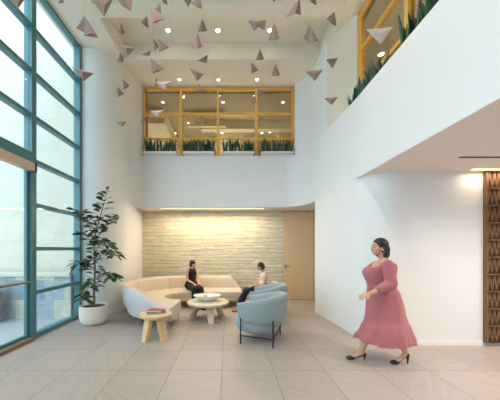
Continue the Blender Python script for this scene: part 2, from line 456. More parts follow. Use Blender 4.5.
# ------------------------------------------------------------------ window wall on the left
zs = [.03+.747*k for k in range(9)]
def curtain(name, Y0, Y1, levels, post0=True):
    """bay of the window wall between two posts; Y0 < Y1"""
    mb = MB()
    for z in levels: mb.box(WX-.14, WX-.02, Y0, Y1, z-.033, z+.033, .004)
    mb.box(WX-.14, WX, Y1-.1, Y1, 0, 6.03, .004)
    w = struct(name, mb, 'teal')
    return w
wy = [4.26, 5.60]
w = curtain('window_3', 4.26, 5.60, [.045]+zs[1:])
mb = MB().box(WX-.06, WX-.05, 4.26, 5.5, .03, 5.98); struct('pane', mb, 'glass', parent=w)
bays = [(2.9, 4.26), (1.54, 2.9), (.18, 1.54), (-1.18, .18), (-2.54, -1.18), (-3.9, -2.54), (-5.26, -3.9)]
for i, (a, c) in enumerate(bays):
    if i == 0:
        w = curtain('window_4', a, c, [z for z in zs[5:]])
        mb = MB().box(WX-.15, WX+.0, a, c-.1, 2.92, 3.13, .004); struct('window_header', mb, 'teal', parent=w)
        mb = MB().box(WX-.06, WX-.05, a, c-.1, 3.1, 5.98); struct('pane', mb, 'glass', parent=w)
    else:
        w = curtain('window_%d' % (4+i), a, c, [.045]+zs[1:])
        mb = MB().box(WX-.06, WX-.05, a, c-.1, .03, 5.98); struct('pane', mb, 'glass', parent=w)
mb = MB().box(WX-.16, WX+.04, BK, -5.26, 0, 6.1); struct('wall_left_rear', mb, 'wall')
# glazed entrance door in the first bay
mb = MB()
for y0, y1 in ((4.11, 4.16), (2.9, 2.96)): mb.box(WX-.1, WX-.05, y0, y1, .06, 2.92, .003)
mb.box(WX-.1, WX-.05, 2.96, 4.11, .06, .10, .003); mb.box(WX-.1, WX-.05, 2.96, 4.11, 2.86, 2.92, .003)
d = struct('door_1', mb, 'teal')
mb = MB().box(WX-.08, WX-.07, 2.96, 4.11, .1, 2.86); struct('pane', mb, 'glass', parent=d)
mb = MB().tube([(WX+.02, 2.95, .975), (WX+.02, 4.1, .975)], .018, 10)
for y in (3.0, 4.08): mb.tube([(WX+.02, y, .975), (WX-.06, y, .975)], .012, 8)
o = struct('push_bar', mb, 'sillwood', True, d); o['label'] = 'brown push bar across the glass'
mb = MB().box(WX-.02, WX+.1, 2.75, 4.1, 2.79, 2.92, .006); o = struct('door_operator', mb, 'beigemetal', parent=d); o['label'] = 'beige door operator cover'
mb = MB().box(WX-.02, WX+.11, 4.1, 4.13, 2.78, 2.93, .004); struct('operator_end_cap', mb, 'black', parent=d)
mb = MB().box(WX-.15, WX+.05, 1.54, 4.14, 0, .055, .006); struct('trim_3', mb, 'sillwood')
# exterior
mb = MB().box(-14, -3.3, -9, 12, -.12, -.01); struct('ground', mb, 'pave')
mb = MB().box(-14, -3.42, 5.43, 5.75, -.02, .92); struct('wall_exterior_slate', mb, 'slate')
mb = MB().box(-14, -3.42, 5.40, 5.78, .92, 1.0, .01); struct('trim_4', mb, 'extwall')
mb = MB().box(-14, -3.42, 5.9, 6.1, 0, 7.5); struct('wall_exterior', mb, 'extwall')
t = thing('potted_shrub', 'grey outdoor pot with a leafy shrub seen through the entrance glass', 'plant', (-4.93, 5.15, -.01))
mb = MB().lathe([(.12, 0), (.2, .15), (.24, .4), (.22, .6), (.19, .64), (.17, .6), (.0, .58)], 24, (-4.93, 5.15, -.01)); mb.build('pot', 'potgrey', t, True)
mb = MB()
for i in range(70):
    a, e, l = random.uniform(0, 2*PI), random.uniform(.3, 1.3), random.uniform(.15, .34)
    p0 = Vector((-4.93, 5.15, .6)); dr = Vector((math.cos(a)*math.cos(e), math.sin(a)*math.cos(e)*.7, math.sin(e)))
    p1 = p0+dr*l; s_ = dr.cross(Vector((0, 0, 1))).normalized()*.035
    mb.loft([[p0+dr*.05-s_*.2, p0+dr*.05+s_*.2, p0+dr*.05+s_*.2+Vector((0, 0, .003))], [p0+dr*l*.6-s_, p0+dr*l*.6+s_, p0+dr*l*.6+s_+Vector((0, 0, .003))], [p1, p1+s_*.05, p1+Vector((0, 0, .003))]])
mb.build('foliage', 'ficus', t)

# ------------------------------------------------------------------ alcove door
mb = MB().box(1.675, 2.575, 7.55, 7.60, .01, 2.655, .003)
d = struct('door_2', mb, 'door')
mb = MB().box(1.66, 1.675, 7.57, 7.60, 0, 2.67).box(2.575, 2.59, 7.57, 7.60, 0, 2.67).box(1.66, 2.59, 7.57, 7.60, 2.655, 2.685); struct('door_frame', mb, 'chrome', parent=d)
mb = MB().tube([(1.74, 7.55, 1.0), (1.74, 7.50, 1.0), (1.86, 7.50, 1.0)], .011, 8).box(1.715, 1.765, 7.54, 7.55, .93, 1.07)
struct('door_handle', mb, 'chrome', True, d)

# linear light in the alcove soffit
x0, x1 = (160-PX)/F*7.1, (264-PX)/F*7.1
t = thing('linear_ceiling_light', 'long thin warm light strip set in the alcove soffit', 'light', (0, 7.1, ZA))
MB().box(x0, x1, 7.06, 7.14, ZA-.012, ZA+.004).build('lens', 'strip', t)
MB().box(x0-.02, x1+.02, 7.04, 7.06, ZA-.014, ZA+.004).box(x0-.02, x1+.02, 7.14, 7.16, ZA-.014, ZA+.004).build('trim_ring', 'wall', t)

# ------------------------------------------------------------------ downlights
def light_obj(name, typ, loc, energy, color, rot=(0, 0, 0), **kw):
    l = bpy.data.lights.new(name, typ); l.energy = energy; l.color = color
    for k, v in kw.items(): setattr(l, k, v)
    o = bpy.data.objects.new(name, l); COL.objects.link(o); o.location = loc; o.rotation_euler = rot
    o['kind'] = 'helper'
    return o
proto = None
def downlight(loc, label, group, r=.055, lens='lamp'):
    t = thing('ceiling_light', label, 'ceiling light', loc, 0, group)
    MB().lathe([(r*1.35, 0.001), (r*1.35, -.008), (r*1.05, -.012), (r, -.004), (r, .001)], 24).build('trim_ring', 'ceil', t, True, world=False)
    MB().lathe([(r, .001), (r, -.006), (.001, -.007)], 24).build('lens', lens, t, True, world=False)
    return t
names = ('leftmost', 'middle', 'right-hand')
WARM = (1, .86, .68)
for i, px in enumerate((168, 218, 270)):
    Y = F*(ZC2-H)/(250-30); X = (px-PX)/F*Y
    downlight((X, Y, ZC2), '%s round downlight in the recessed ceiling coffer' % names[i], 'downlights in the ceiling coffer', .045)
    light_obj('spot_coffer', 'SPOT', (X, Y, ZC2-.03), 70, WARM, spot_size=1.0, spot_blend=1.0, shadow_soft_size=.05)
for i, px in enumerate((179.5, 218.5, 257)):
    Y = F*(ZC-H)/(250-79.5); X = (px-PX)/F*Y
    downlight((X, Y, ZC), '%s round downlight just above the oak framed back window' % names[i], 'downlights above the back window', .036)
    light_obj('spot_front', 'SPOT', (X, Y, ZC-.03), 25, WARM, spot_size=.9, spot_blend=1.0, shadow_soft_size=.05)
offl = [(163, 102, 'in the top left pane'), (183, 97, 'at the top of the second pane'), (223, 102, 'in the top third pane by its post'), (283, 102, 'in the top right pane'),
        (175, 133, 'low in the left pane'), (189, 123, 'in the second middle pane'), (222, 133, 'low beside the central post'),
        (248, 123, 'in the third middle pane'), (262, 133, 'low by the fourth post'), (270, 132, 'low in the right pane')]
for px, py, w in offl:  # some of these glowing fixtures stand in for reflections in the glass
    Y = F*(5.92-H)/(250-py); X = (px-PX)/F*Y
    downlight((X, Y, 5.92), 'small light point seen %s of the back window' % w, 'office downlights and reflections in the back window', .04 if Y < 8 else .045, 'lamp_dim')
downlight((3.45, F*(5.92-H)/196, 5.92), 'office downlight seen through the side window above the right parapet', 'office downlights behind the side window', .06, 'lamp_dim')
light_obj('office_fill', 'POINT', (.2, 8.9, 3.75), 150, WARM, shadow_soft_size=.5)
light_obj('office_fill_b', 'POINT', (-2.6, 8.6, 3.75), 60, WARM, shadow_soft_size=.3)
light_obj('office_fill_c', 'POINT', (4.6, 3.4, 4.4), 170, WARM, shadow_soft_size=.3)

# linear slot diffuser and screen cove light in right soffit
t = MB().box(3.08, 6.5, 3.31, 3.345, ZR-.009, ZR-.002).build('slot_diffuser', 'gap'); tag(t, 'long black slot air diffuser in the low right ceiling', 'vent')
t = MB().box(3.75, 6.5, 3.80, 3.86, ZR-.012, ZR-.002).build('cove_light', 'strip'); tag(t, 'warm strip light in the ceiling above the carved wood screen', 'light')

# ------------------------------------------------------------------ carved wood screen
sx0, sx1, sz0, sz1, sy = 4.01, 5.45, .05, ZR-.015, 3.90
t = thing('wood_screen', 'carved brown wood screen of pointed slats on the right wall', 'screen', (4.7, 3.92, .05))
MB().box(sx0, sx1, sy+.01, 3.93, sz0, sz1).build('backing_panel', 'walnut_dark', t)
mb = MB().box(sx0, sx0+.02, sy-.03, sy+.02, sz0, sz1).box(sx1-.02, sx1, sy-.03, sy+.02, sz0, sz1)
rows = 10; rh = (sz1-sz0)/rows
for i in range(rows+1): mb.box(sx0, sx1, sy-.03, sy+.02, max(sz0, sz0+i*rh-.011), min(sz1, sz0+i*rh+.011))
mb.build('frame', 'walnut', t)
mb = MB(); cw = .07
for i in range(rows):
    z0, z1 = sz0+i*rh, sz0+(i+1)*rh
    x = sx0+.02; k = 0
    while x < sx1-.03:
        for a, c in (((x, z0), (x+cw/2, z1)), ((x+cw, z0), (x+cw/2, z1))):
            w_ = .011
            mb.loft([[Vector((a[0]-w_, sy-.022, a[1])), Vector((a[0]+w_, sy-.022, a[1])), Vector((a[0]+w_, sy+.012, a[1])), Vector((a[0]-w_, sy+.012, a[1]))],
                     [Vector((c[0]-w_, sy-.022, c[1])), Vector((c[0]+w_, sy-.022, c[1])), Vector((c[0]+w_, sy+.012, c[1])), Vector((c[0]-w_, sy+.012, c[1]))]])
        x += cw
mb.build('slats', 'walnut', t)

# ------------------------------------------------------------------ planters with snake plants
def snake_clump(mb, c, n, h):
    for i in range(n):
        a = random.uniform(0, 2*PI); r = random.uniform(.005, .05)
        p = Vector((c[0]+r*math.cos(a), c[1]+r*math.sin(a), c[2]))
        hh = h*random.uniform(.65, 1.05); w = random.uniform(.022, .034)
        lean = Vector((math.cos(a), math.sin(a), 0))*hh*random.uniform(.05, .22)
        ta = random.uniform(0, PI); sd = Vector((math.cos(ta), math.sin(ta), 0)); nd = Vector((-sd.y, sd.x, 0))*.004
        rings = []
        for q, k in ((0, .55), (.25, .9), (.55, 1), (.8, .7), (.94, .3), (1, .04)):
            cc = p+Vector((0, 0, hh*q))+lean*q*q
            rings.append([cc-sd*w*k, cc+nd*2*k, cc+sd*w*k, cc-nd*k])
        mb.loft(rings)
def planter(x0, x1, y0, y1, zt, zb, label, along, n=6, h=.42):
    c = ((x0+x1)/2, (y0+y1)/2, zb)
    t = thing('planter_box', label, 'planter', c, 0, 'white planters of snake plants')
    mb = MB(); w = .018
    mb.box(x0, x1, y0, y0+w, zb, zt).box(x0, x1, y1-w, y1, zb, zt).box(x0, x0+w, y0+w, y1-w, zb, zt).box(x1-w, x1, y0+w, y1-w, zb, zt).box(x0, x1, y0, y1, zb, zb+w)
    mb.build('box', 'wall', t)
    MB().box(x0+w, x1-w, y0+w, y1-w, zb+.03, zt-.035).build('soil', 'soil', t)
    for i in range(n):
        k = (i+.5)/n
        cx = x0+(x1-x0)*k if along == 'x' else c[0]; cy = y0+(y1-y0)*k if along == 'y' else c[1]
        mb = MB(); snake_clump(mb, (cx+random.uniform(-.015, .015), cy, zt-.05), 11, h); mb.build('snake_plant', 'snake', t)
PL = [(143.2, 175.6, 'leftmost'), (183, 214, 'second from the left'), (223, 254, 'third from the left'), (261.5, 294, 'rightmost')]
for a, c, w in PL:
    planter((a-PX)/F*6.76, (c-PX)/F*6.76, 6.745, 6.92, 4.165, 4.1, 'white planter of upright snake plants below the back window, %s' % w, 'x', 6, .43)
planter(2.235, 2.42, 3.72, 4.72, 4.10, 4.012, 'planter of snake plants on the right parapet, farthest from the camera', 'y', 7, .44)
planter(2.235, 2.42, 2.2, 3.35, 4.10, 4.012, 'planter of snake plants on the right parapet, at the top edge of the photo', 'y', 7, .5)

# ------------------------------------------------------------------ curved sofa
def sofa():
    t = thing('curved_sofa', 'long curved beige sectional sofa sweeping from near the window round the alcove', 'sofa', (-1.0, 5.97, 0))
    C = Vector((-1.0, 5.95)); R = 1.36
    path = []        # (point on outer back line, inward normal)
    for i in range(41):
        a = math.radians(-92-(178)*i/40)
        n = Vector((math.cos(a), math.sin(a)))
        path.append((C+n*R, -n))
    for i in range(1, 15):
        path.append((Vector((-1.0+1.36*i/14, 5.95+R)), Vector((0, -1))))
    N = len(path)
    cum = [0]
    for i in range(1, N): cum.append(cum[-1]+(path[i][0]-path[i-1][0]).length)
    L = cum[-1]
    def rr(w, h, cx, cz, r=.05, n=4):    # rounded rectangle cross-section (offset inward, height)
        out = []
        for (sx, sz, a0) in ((1, 1, 0), (-1, 1, 90), (-1, -1, 180), (1, -1, 270)):
            for k in range(n+1):
                a = math.radians(a0+90*k/n)
                out.append((cx+sx*(w/2-r)+r*math.cos(a), cz+sz*(h/2-r)+r*math.sin(a)))
        return out
    def ring(i, prof):
        p, n = path[i]
        return [Vector((p.x+n.x*u, p.y+n.y*u, z)) for u, z in prof]
    joints = [0, 11, 22, 33, 42, N-1]
    SZ = .43
    for a, c in zip(joints[:-1], joints[1:]):      # seat cushions
        idx = list(range(a, c+1)); rings = []
        for q, i in enumerate(idx):
            e = min(q, len(idx)-1-q)
            sh = .012 if e == 0 else 0
            rings.append(ring(i, rr(.80-2*sh, .2-2*sh, .46, SZ-.1, .045)))
        # pull the ends back a little for the seam
        for k, s_ in ((0, 1), (-1, -1)):
            d = (rings[k+s_][0]-rings[k][0]).normalized()*.006
            rings[k] = [v+d for v in rings[k]]
        MB().loft(rings).build('seat_cushion', 'beige', t, True)
    def backh(i):
        s = cum[i]
        if s < .95: k = s/.95; return .44+(.76-.44)*(3*k*k-2*k*k*k)
        if s > L-.28: k = (L-s)/.28; return .44+(.76-.44)*k
        return .76
    for a, c in zip(joints[:-1], joints[1:]):
        rings = []
        for i in range(a, c+1):
            h = backh(i)
            prof = []
            top = h; lean = .0
            base = [(0.06, .25), (0.0, .32), (-.05-(top-.5)*.1, top-.05), (-.03-(top-.5)*.1, top-.01), (.02-(top-.5)*.1, top), (.09, top-.02), (.12, top-.07), (.17, .42), (.18, .25)]
            if a == 0: base = [(u, .17 if z == .25 else z) for u, z in base]
            rings.append(ring(i, base))
        for k, s_ in ((0, 1), (-1, -1)):
            d = (rings[k+s_][0]-rings[k][0]).normalized()*.004
            rings[k] = [v+d for v in rings[k]]
        o = MB().loft(rings).build('backrest', 'pale_shell' if a == 0 else 'beige', t, True, angle=60)
        if a == 0: o['label'] = 'pale outer back of the near end'
    # plinth
    rings = [ring(i, rr(.80, .09, .46, .225, .02, 2)) for i in range(N)]
    MB().loft(rings).build('base', 'beige', t, True)
    for i in (1, 8, 16, 24, 32, 40, 48, N-2):
        for u in (.12, .78):
            p, n = path[i]; q = p+n*u
            MB().tube([(q.x, q.y, 0), (q.x, q.y, .2)], .012, 8).build('leg', 'chrome', t, True)
sofa()
# lounge seat behind the blue chairs
t = thing('lounge_seat', 'beige lounge seat behind the blue chairs, under the woman in cream', 'sofa', (.98, 6.25, 0), 0)
MB().box(.60, 1.30, 5.9, 6.6, .2, .43, .05, seg=4).build('seat', 'beige', t, True)
MB().box(1.14, 1.28, 5.9, 6.6, .36, .70, .055, seg=4).build('backrest', 'beige', t, True)
for x in (.67, 1.22):
    for y in (5.97, 6.53): MB().tube([(x, y, 0), (x, y, .21)], .012, 8).build('leg', 'chrome', t, True)

# ------------------------------------------------------------------ blue barrel chairs (front is +X local)
def blue_chair(label, loc, rz):
    t = thing('barrel_chair', label, 'armchair', loc, rz, 'pale blue barrel chairs')
    # wrap-around back: thick rounded band on a U-shaped plan
    pts = []
    a_, b_ = .36, .34
    plan = [(.34, -b_+.03)]+[(.2, -b_)]+[( .05+.36*math.cos(math.radians(q)), b_*math.sin(math.radians(q))) for q in range(-90, -271, -10)]+[(.2, b_), (.34, b_-.03)]
    N = len(plan); rings = []
    for i, (x, y) in enumerate(plan):
        p = Vector((x, y)); d = (Vector(plan[min(i+1, N-1)])-Vector(plan[max(i-1, 0)])).normalized()
        n = Vector((-d.y, d.x))          # any side
        if n.dot(Vector((.1, 0))-p) < 0: n = -n
        k = 1-abs(i/(N-1)*2-1)           # 0 at the arms, 1 at the back
        top = .69+.10*min(1, k*1.6); bot = .34-.03*k
        endk = min(1, min(i, N-1-i)/2+.55)
        th = .07*endk; zc = (top+bot)/2; hh = (top-bot)/2*(.8+.2*min(1, min(i, N-1-i)/2))
        ring = []
        for q in range(16):
            an = 2*PI*q/16; cx = math.cos(an); sz = math.sin(an)
            ex = math.copysign(abs(cx)**.6, cx); ez = math.copysign(abs(sz)**.45, sz)
            u = ex*th+.035*(-(ez))       # leans outwards at the top
            w = p+n*u
            ring.append(Vector((w.x, w.y, zc+ez*hh)))
        rings.append(ring)
    MB().loft(rings).build('backrest', 'bluefab', t, True, world=False, angle=70)
    # bulging seat
    prof = [(.001, .14), (.2, .14), (.29, .18), (.325, .29), (.30, .39), (.22, .43), (.001, .44)]
    mb = MB().lathe([(r*1.0, z) for r, z in prof], 36)
    bmesh.ops.scale(mb.bm, vec=(1.2, 1.0, 1), verts=mb.bm.verts); bmesh.ops.translate(mb.bm, vec=(.11, 0, 0), verts=mb.bm.verts)
    mb.build('seat', 'bluefab', t, True, world=False, angle=80)
    L = [(.30, -.33), (-.22, -.33), (-.22, .33), (.30, .33)]
    for x, y in L: MB().tube([(x, y, 0), (x, y, .42)], .012, 10).build('leg', 'black', t, True, world=False)
    mb = MB()
    for a, c in zip(L, L[1:]+L[:1]):
        if a[0] > 0 and c[0] > 0: continue
        mb.tube([(a[0], a[1], .13), (c[0], c[1], .13)], .011, 8)
    mb.build('stretcher', 'black', t, True, world=False)
    return t
c1 = blue_chair('pale blue barrel armchair with black legs, nearest the camera', (.60, 4.20, 0), PI-math.radians(21))
dup(c1, (.86, 5.30, 0), PI-math.radians(14), 'pale blue barrel armchair partly hidden behind the nearer blue chair')

# ------------------------------------------------------------------ tables
def slab_leg(mb, a, r0, r1, z, w, th):
    d = Vector((math.cos(a), math.sin(a), 0)); s_ = Vector((-d.y, d.x, 0))
    mb.loft([[d*r0-s_*w*.42-d*th/2, d*r0+s_*w*.42-d*th/2, d*r0+s_*w*.42+d*th/2, d*r0-s_*w*.42+d*th/2],
             [d*r1+Vector((0, 0, z))-s_*w*.55-d*th/2, d*r1+Vector((0, 0, z))+s_*w*.55-d*th/2, d*r1+Vector((0, 0, z))+s_*w*.55+d*th/2, d*r1+Vector((0, 0, z))-s_*w*.55+d*th/2]])
def table(name, label, loc, R, h, th, m, angs, w, lt):
    t = thing(name, label, 'table', loc)
    MB().lathe([(.001, h-th), (R-.03, h-th), (R-.006, h-th+.012), (R, h-th/2), (R-.004, h-.008), (R-.016, h), (.001, h)], 48).build('tabletop', m, t, True, world=False)
    for a in angs:
        mb = MB(); slab_leg(mb, math.radians(a), R*.82, R*.5, h-th+.004, w, lt)
        mb.build('leg', m, t, world=False)
    return t
table('coffee_table', 'large round pale ash coffee table with three splayed slab legs', (-.44, 5.47, 0), .46, .385, .06, 'ash', (-76, 40, 160), .13, .09)
table('side_table', 'small round oak side table with three thick legs behind the near sofa end', (-1.235, 4.28, 0), .275, .425, .06, 'oak', (-125, 90-10, -40), .12, .075)
for o in bpy.data.objects:
    if o.name == 'side_table': o['label'] = 'small round oak side table with thick legs beside the near end of the sofa'
# scalloped bowl
mb = MB(); n = 64
prof = [(.12, 0), (.17, .012), (.24, .06), (.31, .125), (.30, .13), (.23, .075), (.16, .028), (.001, .022)]
mb.lathe(prof, n, (-.45, 5.5, .386), mod=lambda a, r, z: 1+(.05*math.cos(9*a) if r > .2 else 0))
bmesh.ops.scale(mb.bm, vec=(1, .72, 1), verts=mb.bm.verts, space=Matrix.Translation((.45, -5.5, 0)))
tag(mb.build('bowl', 'ceramic', None, True), 'wide shallow white scalloped bowl on the coffee table', 'bowl')
tag(MB().ell((-.50, 5.5, .386+.022+.05), (.05, .05, .045)).build('ball', 'tanleather', None, True), 'small brown ball in the white bowl', 'ornament')
def book(label, c, sx, sy, h, rz, cover):
    t = thing('book', label, 'book', c, rz, 'books on the side table')
    MB().box(-sx/2, sx/2, -sy/2, sy/2, 0, .004).box(-sx/2, sx/2, -sy/2, sy/2, h-.004, h).box(-sx/2, -sx/2+.004, -sy/2, sy/2, 0, h).build('cover', cover, t, world=False)
    MB().box(-sx/2+.004, sx/2-.004, -sy/2+.004, sy/2-.004, .004, h-.004).build('pages', 'pages', t, world=False)
book('slate blue book lying on the oak side table under the red book', (-1.22, 4.27, .426), .3, .22, .022, .25, 'slatebook')
book('red book lying on top of the slate blue book', (-1.24, 4.29, .449), .25, .18, .03, -.12, 'red')

# ------------------------------------------------------------------ ficus in white pot
def ficus():
    P = Vector((-2.74, 5.12, 0))
    t = thing('potted_ficus', 'tall leafy green ficus tree in a white pot beside the teal window', 'plant', P)
    MB().lathe([(.17, 0), (.215, .012), (.25, .06), (.272, .16), (.275, .37), (.262, .38), (.25, .37), (.25, .33), (.001, .32)], 40, P).build('pot', 'ceramic', t, True)
    MB().lathe([(.24, .325), (.22, .345), (.001, .35)], 24, P).build('soil', 'soil', t, True)
    br = []
    def pt(px, py, dy=0): return at(px, py, P.y+dy)
    trunk = [P+Vector((0, 0, .34)), pt(94, 290), pt(95, 270), pt(94, 250), pt(95.5, 232)]
    br.append((trunk, [.024, .021, .019, .017, .014]))
    br.append(([pt(95.5, 232), pt(100, 218, .05), pt(104, 203, .05), pt(107, 192, .05)], [.013, .01, .008, .004]))
    br.append(([pt(95.5, 232), pt(90, 222, -.1), pt(83, 214, -.12), pt(77, 211, -.2)], [.011, .009, .006, .003]))
    br.append(([pt(95, 240), pt(104, 228, .1), pt(111, 222, .1), pt(118, 218, .05)], [.01, .008, .006, .003]))
    br.append(([pt(94, 262), pt(103, 254, .1), pt(112, 252, .15), pt(117, 257, .1)], [.009, .007, .005, .003]))
    br.append(([pt(94, 270), pt(86, 262, -.1), pt(79, 262, -.15), pt(74, 272, -.15)], [.009, .007, .005, .003]))
    br.append(([pt(94, 280), pt(100, 275, -.15), pt(108, 274, -.2), pt(113, 277, -.2)], [.008, .006, .005, .003]))
    br.append(([pt(94, 285), pt(89, 285, -.1), pt(85, 293, -.2), pt(84, 299, -.2)], [.008, .006, .005, .003]))
    br.append(([pt(94, 250), pt(90, 242, .15), pt(87, 236, .2), pt(82, 234, .15)], [.008, .006, .005, .003]))
    br.append(([pt(95, 245), pt(99, 240, -.15), pt(104, 243, -.25), pt(108, 246, -.3)], [.008, .006, .005, .003]))
    mb = MB()
    for p, r in br: mb.tube(p, r, 8)
    mb.build('trunk', 'bark', t, True)
    mb = MB()
    def leaf(p, d, L, W):
        d = d.normalized(); s_ = d.cross(Vector((random.uniform(-.5, .5), random.uniform(-.5, .5), 1))).normalized(); u = s_.cross(d).normalized()
        rings = []
        for q, k in ((0, .06), (.12, .12), (.3, .72), (.55, 1), (.8, .75), (.95, .3), (1.0, .03)):
            c = p+d*L*q-Vector((0, 0, 1))*L*.28*q*q
            rings.append([c-s_*W*k+u*W*.25*k, c-u*.001, c+s_*W*k+u*W*.25*k, c+u*.002])
        mb.loft(rings)
    for bi, (p, r) in enumerate(br):
        segs = list(zip(p[:-1], p[1:]))
        for si, (a, c) in enumerate(segs):
            if bi == 0 and si < 1: continue
            cnt = 11 if bi else 9
            for k in range(cnt):
                q = a.lerp(c, random.random())
                an = random.uniform(0, 2*PI)
                d = Vector((math.cos(an), math.sin(an)*.8, random.uniform(-.15, .55)))+(c-a).normalized()*.4
                leaf(q+d*.03, d, random.uniform(.14, .23), random.uniform(.036, .058))
    mb.build('foliage', 'ficus', t, True, angle=80)
ficus()

# ------------------------------------------------------------------ hanging folded birds
# (x0, y0, x1, y1, shape, label)   shapes: cone, vee, wing, kite, tall
B = [
 (7, -4, 27, 9, 'vee', 'mauve folded bird at the top left corner over the window'),
 (58, -6, 64, 3, 'cone', 'tip of a folded bird above the teal window corner'),
 (92, -3, 114, 17, 'vee', 'large mauve folded bird hanging at the top edge, lit along its crest'),
 (116, -3, 133, 11, 'pair', 'dark and light folded bird at the top edge, right of the large one'),
 (76, 16, 99, 38, 'tall', 'tall mauve folded bird with a side wing nearest the window frame'),
 (117, 22, 125, 34, 'cone', 'small dark folded cone bird left of centre, upper of the two aligned ones'),
 (141, 16, 149, 28, 'coner', 'small folded bird left of the slanted mauve one, near the top'),
 (150, 8, 164, 24, 'slant', 'slanted mauve folded bird upper left of the left coffer downlight'),
 (154, 3, 162, 14, 'coner', 'pale folded bird tucked behind the slanted mauve one'),
 (118, 43, 135, 56, 'wing', 'wide folded bird with a pale crest, below the upper small cone bird'),
 (153, 38, 159.5, 51, 'slant', 'narrow folded bird, left one of the touching pair below the left coffer light'),
 (157, 38, 169, 52, 'slant', 'wider folded bird, right one of the touching pair below the left coffer light'),
 (141, 50, 151, 56, 'flat', 'thin pale folded bird seen edge on, left of the touching pair'),
 (117, 52, 124, 62, 'cone', 'small dark folded cone bird, lower of the two aligned ones'),
 (150, 58, 164, 74, 'slant', 'slanted mauve folded bird above the left end of the back window'),
 (72, 67, 94, 81, 'wing', 'mauve folded bird overlapping the upper corner of the teal window'),
 (122, 78, 129.5, 90, 'slant', 'small slanted bird on the bare left wall, upper of two'),
 (117, 87, 124, 97, 'slant', 'small slanted bird on the bare left wall, lower of two'),
 (116, 121, 127, 127, 'vee', 'lowest small vee shaped bird on the bare left wall'),
 (141, 84, 148, 94, 'slant', 'small folded bird at the top left corner of the oak window'),
 (141, 114, 146, 122, 'cone', 'small folded bird on the left oak post at its middle rail'),
 (154, 77, 158.5, 87, 'cone', 'narrow folded bird behind the pale winged one above the back window'),
 (156, 81, 172, 90, 'vee', 'pale winged folded bird overlapping the top rail of the oak window'),
 (150, 110, 164, 117, 'vee', 'pale folded bird over the middle rail in the left pane'),
 (162, -3, 168, 5, 'coner', 'dark tip of a bird at the top edge above the slanted one'),
 (183, -3, 193, 7, 'vee', 'mauve folded bird cut by the top edge, left one of a pair at centre left'),
 (191, -3, 203, 9, 'coner', 'paler folded bird cut by the top edge, right one of a pair at centre left'),
 (198, 19, 207, 31.5, 'cone', 'folded cone bird left of the middle coffer downlight'),
 (192, 32, 202, 48, 'cone', 'tall folded cone bird below and left of the middle coffer downlight'),
 (197, 54.5, 208, 63, 'flat', 'tilted folded bird midway between the two middle downlights'),
 (189, 68, 204, 81, 'wing', 'dark mauve winged bird just above the oak window, between left and middle downlights'),
 (198, 84, 206, 93, 'slant', 'small folded bird crossing the top oak rail in the second bay'),
 (201, 115, 207, 123, 'cone', 'small pale folded bird below the middle rail in the second bay'),
 (269, -4, 279, 2, 'vee', 'sliver of a folded bird at the top edge right of centre'),
 (286, -3, 301, 17, 'slantr', 'large slanted folded bird at the top edge right of centre'),
 (310, -3, 317, 5, 'coner', 'dark folded tip at the top edge near the right wall'),
 (248, 20, 266, 31.5, 'wide', 'two winged brown bird left of the right coffer downlight'),
 (268, 22, 280, 40, 'cone', 'folded cone bird just right of the right coffer downlight'),
 (304, 24, 319, 44.5, 'tall', 'large tall pleated bird near the right upper wall'),
 (326.5, 11.5, 337, 26, 'coner', 'dark folded bird at the right wall edge, highest of three'),
 (256, 48, 264, 60, 'cone', 'small dark cone bird under the two winged brown one'),
 (250.5, 61.5, 258.5, 74, 'slant', 'small slanted bird above the right downlight of the back window'),
 (271, 63.5, 280, 76, 'cone', 'folded cone bird above the right bay of the oak window'),
 (305.5, 69.5, 323, 81, 'vee', 'wide vee shaped bird before the white wall right of the oak window'),
 (326, 58, 338, 68.5, 'vee', 'folded bird at the right wall edge, middle of three'),
 (324, 97, 338, 105, 'vee', 'folded bird at the right wall edge, lowest of three'),
 (256, 87, 265, 96, 'wing', 'small folded bird crossing the top oak rail at the fourth post'),
 (252, 95, 257, 103, 'cone', 'tiny dark bird beside the fourth oak post, in the top pane'),
 (256, 115, 265, 120, 'wing', 'small folded bird on the middle rail at the fourth oak post'),
 (366, 27, 393, 44, 'vee', 'large pale pink winged bird in front of the upper right window'),
]
KY = {14: .9, 9: .92, 46: .9, 48: .84, 23: .92, 31: .93, 47: .97}
